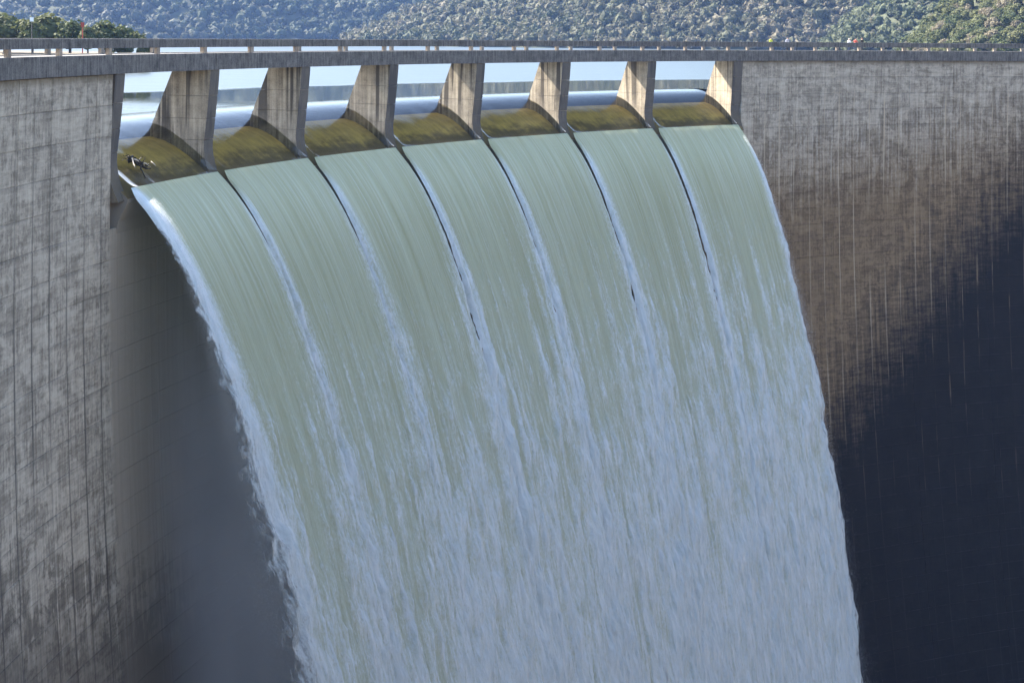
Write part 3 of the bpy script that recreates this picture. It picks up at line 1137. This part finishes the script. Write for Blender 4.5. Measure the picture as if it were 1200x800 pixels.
def tree(name, base, r, label, group, g, squash=1.0, trunk_h=1.0):
    t = empty(name, base, label, 'tree', group)
    tr = bpy.data.objects.new('trunk', TRUNK); COL.objects.link(tr)
    tr.parent = t; tr.scale = (r, r, r * trunk_h)
    cr = bpy.data.objects.new('crown', CROWNS[int(g.integers(0, len(CROWNS)))]); COL.objects.link(cr)
    cr.parent = t; cr.location = (0, 0, r * 1.0 * trunk_h)
    cr.rotation_euler = (0, 0, g.random() * 6.28)
    cr.scale = (r, r * g.uniform(0.85, 1.15), r * squash * g.uniform(0.85, 1.2))
    return t


pts = []
tries = 0
while len(pts) < 260 and tries < 6000:
    tries += 1
    px = g_tree.uniform(1052, 1290); k = g_tree.random() * 0.9
    p = h_near.at(np.array(px), np.array(k))
    if p[2] < -6 or p[2] > 24: continue
    r = g_tree.uniform(1.7, 3.4)
    if any((p[0] - q[0]) ** 2 + (p[1] - q[1]) ** 2 < (0.50 * (r + q[3])) ** 2 for q in pts): continue
    pts.append((p[0], p[1], p[2], r))
for (x, y, z, r) in pts:
    tree('oak_tree', (x, y, z - 0.2), r, 'round green oak on the near wooded slope at far right', 'oaks on the near right slope', g_tree)

# trees on the left peninsula
for px, top, wid, d, lab in ((6, 10, 52, 262, 'dark rounded tree at the left edge above the parapet'),
                             (38, 22, 30, 258, 'small leafy tree beside the white post above the parapet'),
                             (56, 14, 50, 264, 'tall olive-green tree behind the white post, above the parapet'),
                             (82, 21, 36, 262, 'rounded tree left of the red post above the parapet'),
                             (103, 29, 22, 258, 'low shrub at the foot of the red post'),
                             (124, 22, 40, 262, 'broad olive tree right of the red post'),
                             (147, 25, 34, 264, 'greyish tree near the right end of the shore clump'),
                             (169, 37, 14, 260, 'small yellow-green shrub at the right end of the shore clump')):
    b = pix(px, d)
    zb = float(ground_z(np.array([b.x]), np.array([b.y]))[0])
    topz = pix(px, d, py=top).z
    r = wid / 2 / F_PX * d * 1.12
    H = topz - zb
    t = tree('shore_tree', (b.x, b.y, zb - 0.1), r, lab, 'trees on the left shore', g_tree)
    for ch in t.children:
        if ch.name.startswith('trunk'):
            ch.scale = (r, r, H * 0.5)
        else:
            ch.location = (0, 0, H * 0.5)
            ch.scale = (r, r, H * 0.56)

# white post and red post between the shore trees
def rod(name, px, d, y0, y1, rad, mat, label, cat):
    a = pix(px, d, py=y0); b = pix(px, d, py=y1)
    V, Fc = tubes([([tuple(b), tuple(a)], [rad, rad])])
    return obj(name, V, Fc, mat, label=label, cat=cat)


M_RED = mat_simple('red_paint', (0.30, 0.05, 0.03), 0.6, 0.2, 3.0)
M_WHITE = mat_simple('white_paint', (0.78, 0.77, 0.74), 0.6, 0.08, 3.0)


def board_sign(name, px, d, y_top, y_mid, w, mat, label, cat):
    a = pix(px, d, py=y_top); b = pix(px, d, py=y_mid)
    zg = float(ground_z(np.array([a.x]), np.array([a.y]))[0])
    root = empty(name, (a.x, a.y, zg), label, cat)
    V, Fc = tubes([([(a.x, a.y, zg - 0.3), (a.x, a.y, a.z - 0.05)], [0.09, 0.09])])
    obj('post', V, Fc, M_BARK if mat is M_WHITE else mat, root)
    me_v = [(a.x + sx * w, a.y - 0.12 + sy * 0.04, z) for sx in (-0.5, 0.5) for sy in (-1, 1) for z in (b.z, a.z)]
    Fb = [(0, 1, 3, 2), (4, 6, 7, 5), (0, 4, 5, 1), (2, 3, 7, 6), (0, 2, 6, 4), (1, 5, 7, 3)]
    obj('board', me_v, Fb, mat, root)


board_sign('white_sign', 37.5, 252, 20.5, 25.5, 0.6, M_WHITE, 'small white board half hidden among the shore trees at left', 'sign')
board_sign('red_sign', 97, 252, 26.5, 32.0, 0.55, M_RED, 'small red board on a post between the shore trees', 'sign')

# ---------------------------------------------------------------- driftwood caught on the sill by the left wall
def sill_pt(px, py, lift=0.15):
    """point on the crest water of the first bay seen at that photograph position"""
    best, bd = None, 1e9
    for wm in np.linspace(-0.2, 6, 60):
        for u in np.linspace(-4, 0.4, 60):
            p = Vector(P(PHI0 + wm / R, u, float(crest_z(u)) + lift))
            x, y = F_PX * p.x / p.y, -F_PX * p.z / p.y
            e = (600 + x - ROLL * y - px) ** 2 + (HORIZON + y + ROLL * x - py) ** 2
            if e < bd: best, bd = p, e
    return best


wad = empty('driftwood_snag', sill_pt(160, 190, 0), 'dark tangled driftwood log stuck on the sill by the left wall', 'driftwood')
A, B, Cc, D, E2 = sill_pt(150, 187, 0.25), sill_pt(158, 191, 0.3), sill_pt(166, 195, 0.25), sill_pt(177, 199, 0.25), sill_pt(171, 207, 0.15)
dr = random.Random(12)


def twig(a, b, r, bend, n=6):
    """a crooked tapering stem"""
    a, b = Vector(a), Vector(b)
    pts_ = []
    for i in range(n + 1):
        k = i / n
        j = Vector((dr.uniform(-1, 1), dr.uniform(-1, 1), dr.uniform(-1, 1))) * bend * (b - a).length * (0 if i in (0,) else 1)
        pts_.append(a.lerp(b, k) + j + Vector((0, 0, bend * 1.2 * math.sin(k * math.pi))))
    return pts_, [r * (1 - 0.75 * i / n) * dr.uniform(0.85, 1.2) for i in range(n + 1)]


V, Fc = tubes([twig(A, D, 0.20, 0.05, 9)])
obj('log', V, Fc, M_DRIFT, wad, True)
V, Fc = tubes([twig(A + Vector((0, 0, .2)), Cc + Vector((0.1, 0, .25)), 0.13, 0.07, 7)])
obj('log', V, Fc, M_DRIFT, wad, True)
V, Fc = tubes([twig(B + Vector((0, 0.2, 0.1)), E2, 0.10, 0.05, 7)])
obj('branch', V, Fc, M_DRIFT, wad, True)
for k in range(11):
    a0 = Vector(A).lerp(Vector(D), dr.uniform(0.05, 0.95)) + Vector((0, 0, 0.1))
    b0 = a0 + Vector((dr.uniform(-.7, 1.0), dr.uniform(-.9, .3), dr.uniform(-.15, .55)))
    V, Fc = tubes([twig(a0, b0, dr.uniform(0.025, 0.06), 0.07)])
    obj('branch', V, Fc, M_DRIFT, wad, True)
V, Fc = tubes([twig(sill_pt(154.5, 184, 0.5), sill_pt(158, 196, 0.4), 0.06, 0.02)])
obj('branch', V, Fc, M_PALE, wad, True, label='pale stripped stick leaning on the dark log')
V, Fc = tubes([twig(B + Vector((0, -.1, .25)), D + Vector((0, 0, .2)), 0.045, 0.03)])
obj('branch', V, Fc, M_PALE, wad, True)
stick = [sill_pt(x, y, 0.06) for x, y in ((178, 188.5), (184, 187.3), (190, 186))]
V, Fc = tubes([(stick, [0.035, 0.03, 0.015])])
obj('floating_branch', V, Fc, M_PALE, smooth=True, label='thin pale branch lying in the water right of the dark log', cat='branch')

# ---------------------------------------------------------------- people on the crest
def person(px, d_u, top_col, leg_col, hair_col, label, lean=0.0, arm=0.0, pack=None, h=1.70):
    # where the roadway crosses that column
    best, bd = None, 1e9
    for phi in np.linspace(-0.65, -0.3, 1500):
        p = P(phi, d_u, -1.39)
        x = 600 + F_PX * p[0] / p[1]
        if abs(x - px) < bd: best, bd = phi, abs(x - px)
    base = Vector(P(best, d_u, Z_SLOT - 0.05))
    k = h / 1.70
    t = Vector((math.cos(best), -math.sin(best), 0))
    f = Vector((-math.sin(best), -math.cos(best), 0))       # towards downstream
    J = {'pelvis': (0, 0, .92), 'waist': (0, 0, 1.05), 'chest': (0.0, .02 + lean, 1.26), 'neck': (0, .02 + lean, 1.43), 'head': (0, .05 + lean, 1.52), 'crown': (0, .04 + lean, 1.66),
         'hl': (-.10, 0, .88), 'kl': (-.11, .03, .48), 'al': (-.12, -.02, .08), 'tl': (-.13, .15, .04),
         'hr': (.10, 0, .88), 'kr': (.12, .05, .48), 'ar': (.14, .02, .08), 'tr': (.16, .18, .04),
         'sl': (-.19, .01 + lean, 1.37), 'el': (-.26, .05 + arm * .1, 1.10 + arm * .1), 'wl': (-.24, .16 + arm * .25, .90 + arm * .25), 'fl': (-.23, .20 + arm * .3, .82 + arm * .28),
         'sr': (.19, .01 + lean, 1.37), 'er': (.27, .03 + arm * .1, 1.10 + arm * .1), 'wr': (.25, .15 + arm * .25, .90 + arm * .25), 'fr': (.24, .19 + arm * .3, .82 + arm * .28)}
    rad = {'pelvis': .14, 'waist': .13, 'chest': .155, 'neck': .06, 'head': .095, 'crown': .07, 'hl': .095, 'hr': .095, 'kl': .065, 'kr': .065, 'al': .045, 'ar': .045,
           'tl': .04, 'tr': .04, 'sl': .075, 'sr': .075, 'el': .048, 'er': .048, 'wl': .035, 'wr': .035, 'fl': .035, 'fr': .035}
    E = [('pelvis', 'waist'), ('waist', 'chest'), ('chest', 'neck'), ('neck', 'head'), ('head', 'crown'), ('pelvis', 'hl'), ('hl', 'kl'), ('kl', 'al'), ('al', 'tl'),
         ('pelvis', 'hr'), ('hr', 'kr'), ('kr', 'ar'), ('ar', 'tr'), ('chest', 'sl'), ('sl', 'el'), ('el', 'wl'), ('wl', 'fl'), ('chest', 'sr'), ('sr', 'er'), ('er', 'wr'), ('wr', 'fr')]
    names = list(J)
    me = bpy.data.meshes.new('body')
    me.from_pydata([tuple(Vector(J[n]) * k) for n in names], [(names.index(a), names.index(b)) for a, b in E], [])
    tmp = bpy.data.objects.new('body_skeleton', me)
    COL.objects.link(tmp)
    sk = tmp.modifiers.new('skin', 'SKIN')
    lay = me.skin_vertices[0]
    for i, n in enumerate(names):
        lay.data[i].radius = (rad[n] * k, rad[n] * k * (0.75 if n in ('chest', 'waist', 'pelvis') else 1.0))
        lay.data[i].use_root = (n == 'pelvis')
    sb = tmp.modifiers.new('sub', 'SUBSURF'); sb.levels = 1
    dg = bpy.context.evaluated_depsgraph_get()
    body = bpy.data.meshes.new_from_object(tmp.evaluated_get(dg))
    bpy.data.objects.remove(tmp); bpy.data.meshes.remove(me)
    body.materials.clear()
    mt = [mat_simple('skin', (0.46, 0.29, 0.21), 0.6, 0.05), mat_simple('shirt', top_col, 0.85, 0.15), mat_simple('trousers', leg_col, 0.85, 0.15), mat_simple('shoes', (0.05, 0.045, 0.04), 0.7, 0.1)]
    for m in mt: body.materials.append(m)
    for p in body.polygons:
        z = p.center.z / k
        hand = abs(p.center.x / k) > .17 and z < .98 + arm * .25 and z > .7
        p.material_index = 3 if z < .11 else 2 if z < .93 and not hand else 0 if (hand or z > 1.42) else 1
        p.use_smooth = True
    o = bpy.data.objects.new('person', body)
    COL.objects.link(o)
    rot = math.atan2(-t.y, -t.x)                             # face upstream-downstream as given
    o.location = base
    o.rotation_euler = (0, 0, math.atan2(f.y, f.x) - math.pi / 2)
    put(o, label, 'person', 'people on the crest')
    ORIGIN[o.name] = base

    def child(name, c, r3, mat):
        bm = bmesh.new()
        bmesh.ops.create_icosphere(bm, subdivisions=2, radius=1.0)
        for v in bm.verts:
            v.co = Vector((v.co.x * r3[0] + c[0], v.co.y * r3[1] + c[1], v.co.z * r3[2] + c[2])) * k
        m = bpy.data.meshes.new(name); bm.to_mesh(m); bm.free()
        m.materials.append(mat)
        for p in m.polygons: p.use_smooth = True
        ch = bpy.data.objects.new(name, m); COL.objects.link(ch); ch.parent = o
    child('hair', (0, .02 + lean, 1.60), (.105, .115, .10), mat_simple('hair', hair_col, 0.7, 0.2))
    child('nose', (0, .155 + lean, 1.56), (.018, .025, .03), mt[0])
    if pack:
        child('backpack', (0, -.20 + lean, 1.20), (.16, .12, .24), mat_simple('backpack', pack, 0.8, 0.15))
    return o


person(903, -2.3, (0.42, 0.46, 0.06), (0.03, 0.035, 0.06), (0.03, 0.02, 0.015), 'person in yellow-green top with dark backpack, leftmost on the crest', pack=(0.02, 0.025, 0.03))
person(922, -2.0, (0.34, 0.35, 0.40), (0.02, 0.022, 0.03), (0.06, 0.05, 0.045), 'person in grey top leaning forward at the parapet, second from left', lean=0.10, h=1.72)
person(995, -2.2, (0.85, 0.85, 0.85), (0.03, 0.05, 0.10), (0.50, 0.46, 0.42), 'person in white top at the left of the group of three', h=1.62)
person(1002.5, -2.0, (0.62, 0.10, 0.06), (0.02, 0.035, 0.08), (0.03, 0.02, 0.015), 'person in red top in the middle of the group of three', arm=0.6, h=1.68)
person(1010, -2.2, (0.02, 0.02, 0.025), (0.025, 0.03, 0.05), (0.12, 0.05, 0.02), 'person in black top at the right of the group of three', h=1.72)

# ---------------------------------------------------------------- spray thrown off the falling water
M_SPRAY = mat_simple('spray_droplets', (0.93, 0.94, 0.95), 0.5, 0.02, 1.0)
_nt = M_SPRAY.node_tree
_tl = _nt.nodes.new('ShaderNodeBsdfTranslucent'); _tl.inputs['Color'].default_value = (0.95, 0.96, 0.97, 1)
_mx = _nt.nodes.new('ShaderNodeMixShader'); _mx.inputs[0].default_value = 0.5
_nt.links.new(_nt.nodes['Principled BSDF'].outputs[0], _mx.inputs[1]); _nt.links.new(_tl.outputs[0], _mx.inputs[2])
_nt.links.new(_mx.outputs[0], _nt.nodes['Material Output'].inputs['Surface'])


def spray(name, label, n, where, seed, lagf=lambda t, g, n: 0.0):
    g = np.random.default_rng(seed)
    x, t, off, ph0 = where(g, n)
    vz = VZ + 9.81 * t
    sp = np.hypot(VX, vz)
    u = 0.5 + VX * t + off * vz / sp - lagf(t, g, n)
    z = Z_LIP - VZ * t - 4.905 * t * t + off * VX / sp
    c = PA(ph0 + x / R, u, 0.0); c[:, 2] = z
    sz = 0.008 + 0.012 * g.random(n) ** 3
    d = g.normal(size=(n, 3, 3)); d /= np.linalg.norm(d, axis=2)[..., None]
    d[..., 2] *= 1.5
    V = (c[:, None, :] + d * sz[:, None, None]).reshape(-1, 3)
    Fc = np.arange(3 * n).reshape(-1, 3)
    return obj(name, V, Fc, M_SPRAY, kind='stuff', label=label, cat='spray')


def left_edge(g, n):
    t = 0.15 + 2.7 * g.random(n) ** 0.75
    lump = fbm(t * 7, 0 * t, 91, 4)
    x = -(0.10 * t + 0.50 * sstep(0.1, 1.7, t)) - 0.6 * sstep(0.2, 2.2, t) - g.exponential(1.0, n) * (0.06 + 0.26 * t) * (0.25 + 1.5 * lump) + 0.5 + 0.3 * t
    return x, t, g.normal(size=n) * (0.10 + 0.25 * t) + 0.2, PHI0 + 0 * t


def right_edge(g, n):
    t = 0.2 + 3.2 * g.random(n) ** 0.75
    lump = fbm(t * 7, 0 * t + 4, 92, 4)
    x = L_BAY - PT + (0.05 + 0.10 * t + 0.6 * sstep(0.1, 1.7, t)) + g.exponential(1.0, n) * (0.05 + 0.16 * t) * (0.2 + 1.6 * lump) - 0.5 - 0.2 * t
    return x, t, g.normal(size=n) * (0.08 + 0.2 * t) + 0.15, PHI0 + 6 * DPHI + 0 * t


def front(g, n):
    t = 0.5 + 3.0 * g.random(n) ** 0.8
    x = g.random(n) * 7 * L_BAY
    return x, t, 0.1 + g.exponential(1.0, n) * 0.16 * t, PHI0 + 0 * t


spray('spray', 'white spray torn off the left edge of the falling water', 330000, left_edge, 5, lambda t, g, n: sstep(0.15, 2.2, t) * (0.2 + 3.0 * g.random(n)))
spray('spray', 'white spray torn off the right edge of the falling water', 190000, right_edge, 6, lambda t, g, n: sstep(0.3, 2.8, t) * 1.3 * g.random(n))
spray('spray', 'droplets bursting from the front of the falling water', 60000, front, 7)

# mist drifting in the hollow between the left wall and the falling water
def mist_mat():
    m = Mat('mist')
    m.nt.nodes.remove(m.b)
    pv = m.new('ShaderNodeVolumePrincipled')
    pv.inputs['Color'].default_value = (0.985, 0.975, 0.96, 1)
    sa, z, d = m.arc()
    n = m.noise(m.vec(sa * 0.10, z * 0.07, d * 0.12), 1.0, 3, 0.55)
    dens = (sa + (n - 0.5) * 9.0).ss(-2.5, 12.0) * (z + (n - 0.5) * 16.0).ss(-12.0, -36.0) * (n * 1.2 + 0.35)
    m.nt.links.new((dens * MIST_DENSITY).so, pv.inputs['Density'])
    m.nt.links.new(pv.outputs[0], m.out.inputs['Volume'])
    return m.m


MIST_DENSITY = 0.24
MM = mist_mat()


def mist(label, a0, a1, z0, z1, du, seed):
    """soft-edged closed body of even mist hugging the back of the curtain"""
    bm = bmesh.new()
    bmesh.ops.create_icosphere(bm, subdivisions=4, radius=1.0)
    V = []
    for v in bm.verts:
        c = v.co
        k = 0.88 + 0.24 * float(fbm(np.array(c.x * 1.4 + 5), np.array(c.y * 1.4 + c.z * 1.7), seed, 3))
        a = (a0 + a1) / 2 + (a1 - a0) / 2 * c.x * k
        z = (z0 + z1) / 2 + (z1 - z0) / 2 * c.z * k
        h = max(Z_LIP - z, 0.0)
        t = (-VZ + math.sqrt(VZ * VZ + 4 * 4.905 * h)) / (2 * 4.905)
        u_back, u_front = face_u(z) + 0.4, 0.5 + VX * t - 0.6 + du
        u = u_back + (u_front - u_back) * (0.5 + 0.5 * c.y * k)
        V.append(P(PHI0 + a / R, u, z))
    Fc = [tuple(v.index for v in f.verts)[::-1] for f in bm.faces]
    bm.free()
    return obj('mist', V, Fc, MM, smooth=True, kind='stuff', label=label, cat='mist')


mist('grey-blue mist in the hollow between the left wall and the falling water', -24.0, 27.0, -95.5, -8.0, 0.0, 3)

# ---------------------------------------------------------------- air
def box(name, lo, hi, mat, **tags):
    V = [(x, y, z) for x in (lo[0], hi[0]) for y in (lo[1], hi[1]) for z in (lo[2], hi[2])]
    Fb = [(0, 1, 3, 2), (4, 6, 7, 5), (0, 4, 5, 1), (2, 3, 7, 6), (0, 2, 6, 4), (1, 5, 7, 3)]
    return obj(name, V, Fb, mat, **tags)


hz = bpy.data.materials.new('air')
hz.use_nodes = True
hz.node_tree.nodes.remove(hz.node_tree.nodes['Principled BSDF'])
pvn = hz.node_tree.nodes.new('ShaderNodeVolumePrincipled')
pvn.inputs['Color'].default_value = (0.32, 0.52, 1.0, 1)
pvn.inputs['Density'].default_value = 0.000065
pvn.inputs['Anisotropy'].default_value = 0.0
hz.node_tree.links.new(pvn.outputs[0], hz.node_tree.nodes['Material Output'].inputs['Volume'])
box('haze', (-4050, -1550, Z_FLOOR - 2.2), (4050, 7050, 330.0), hz, kind='stuff', label='thin blue haze filling the valley air', cat='haze')
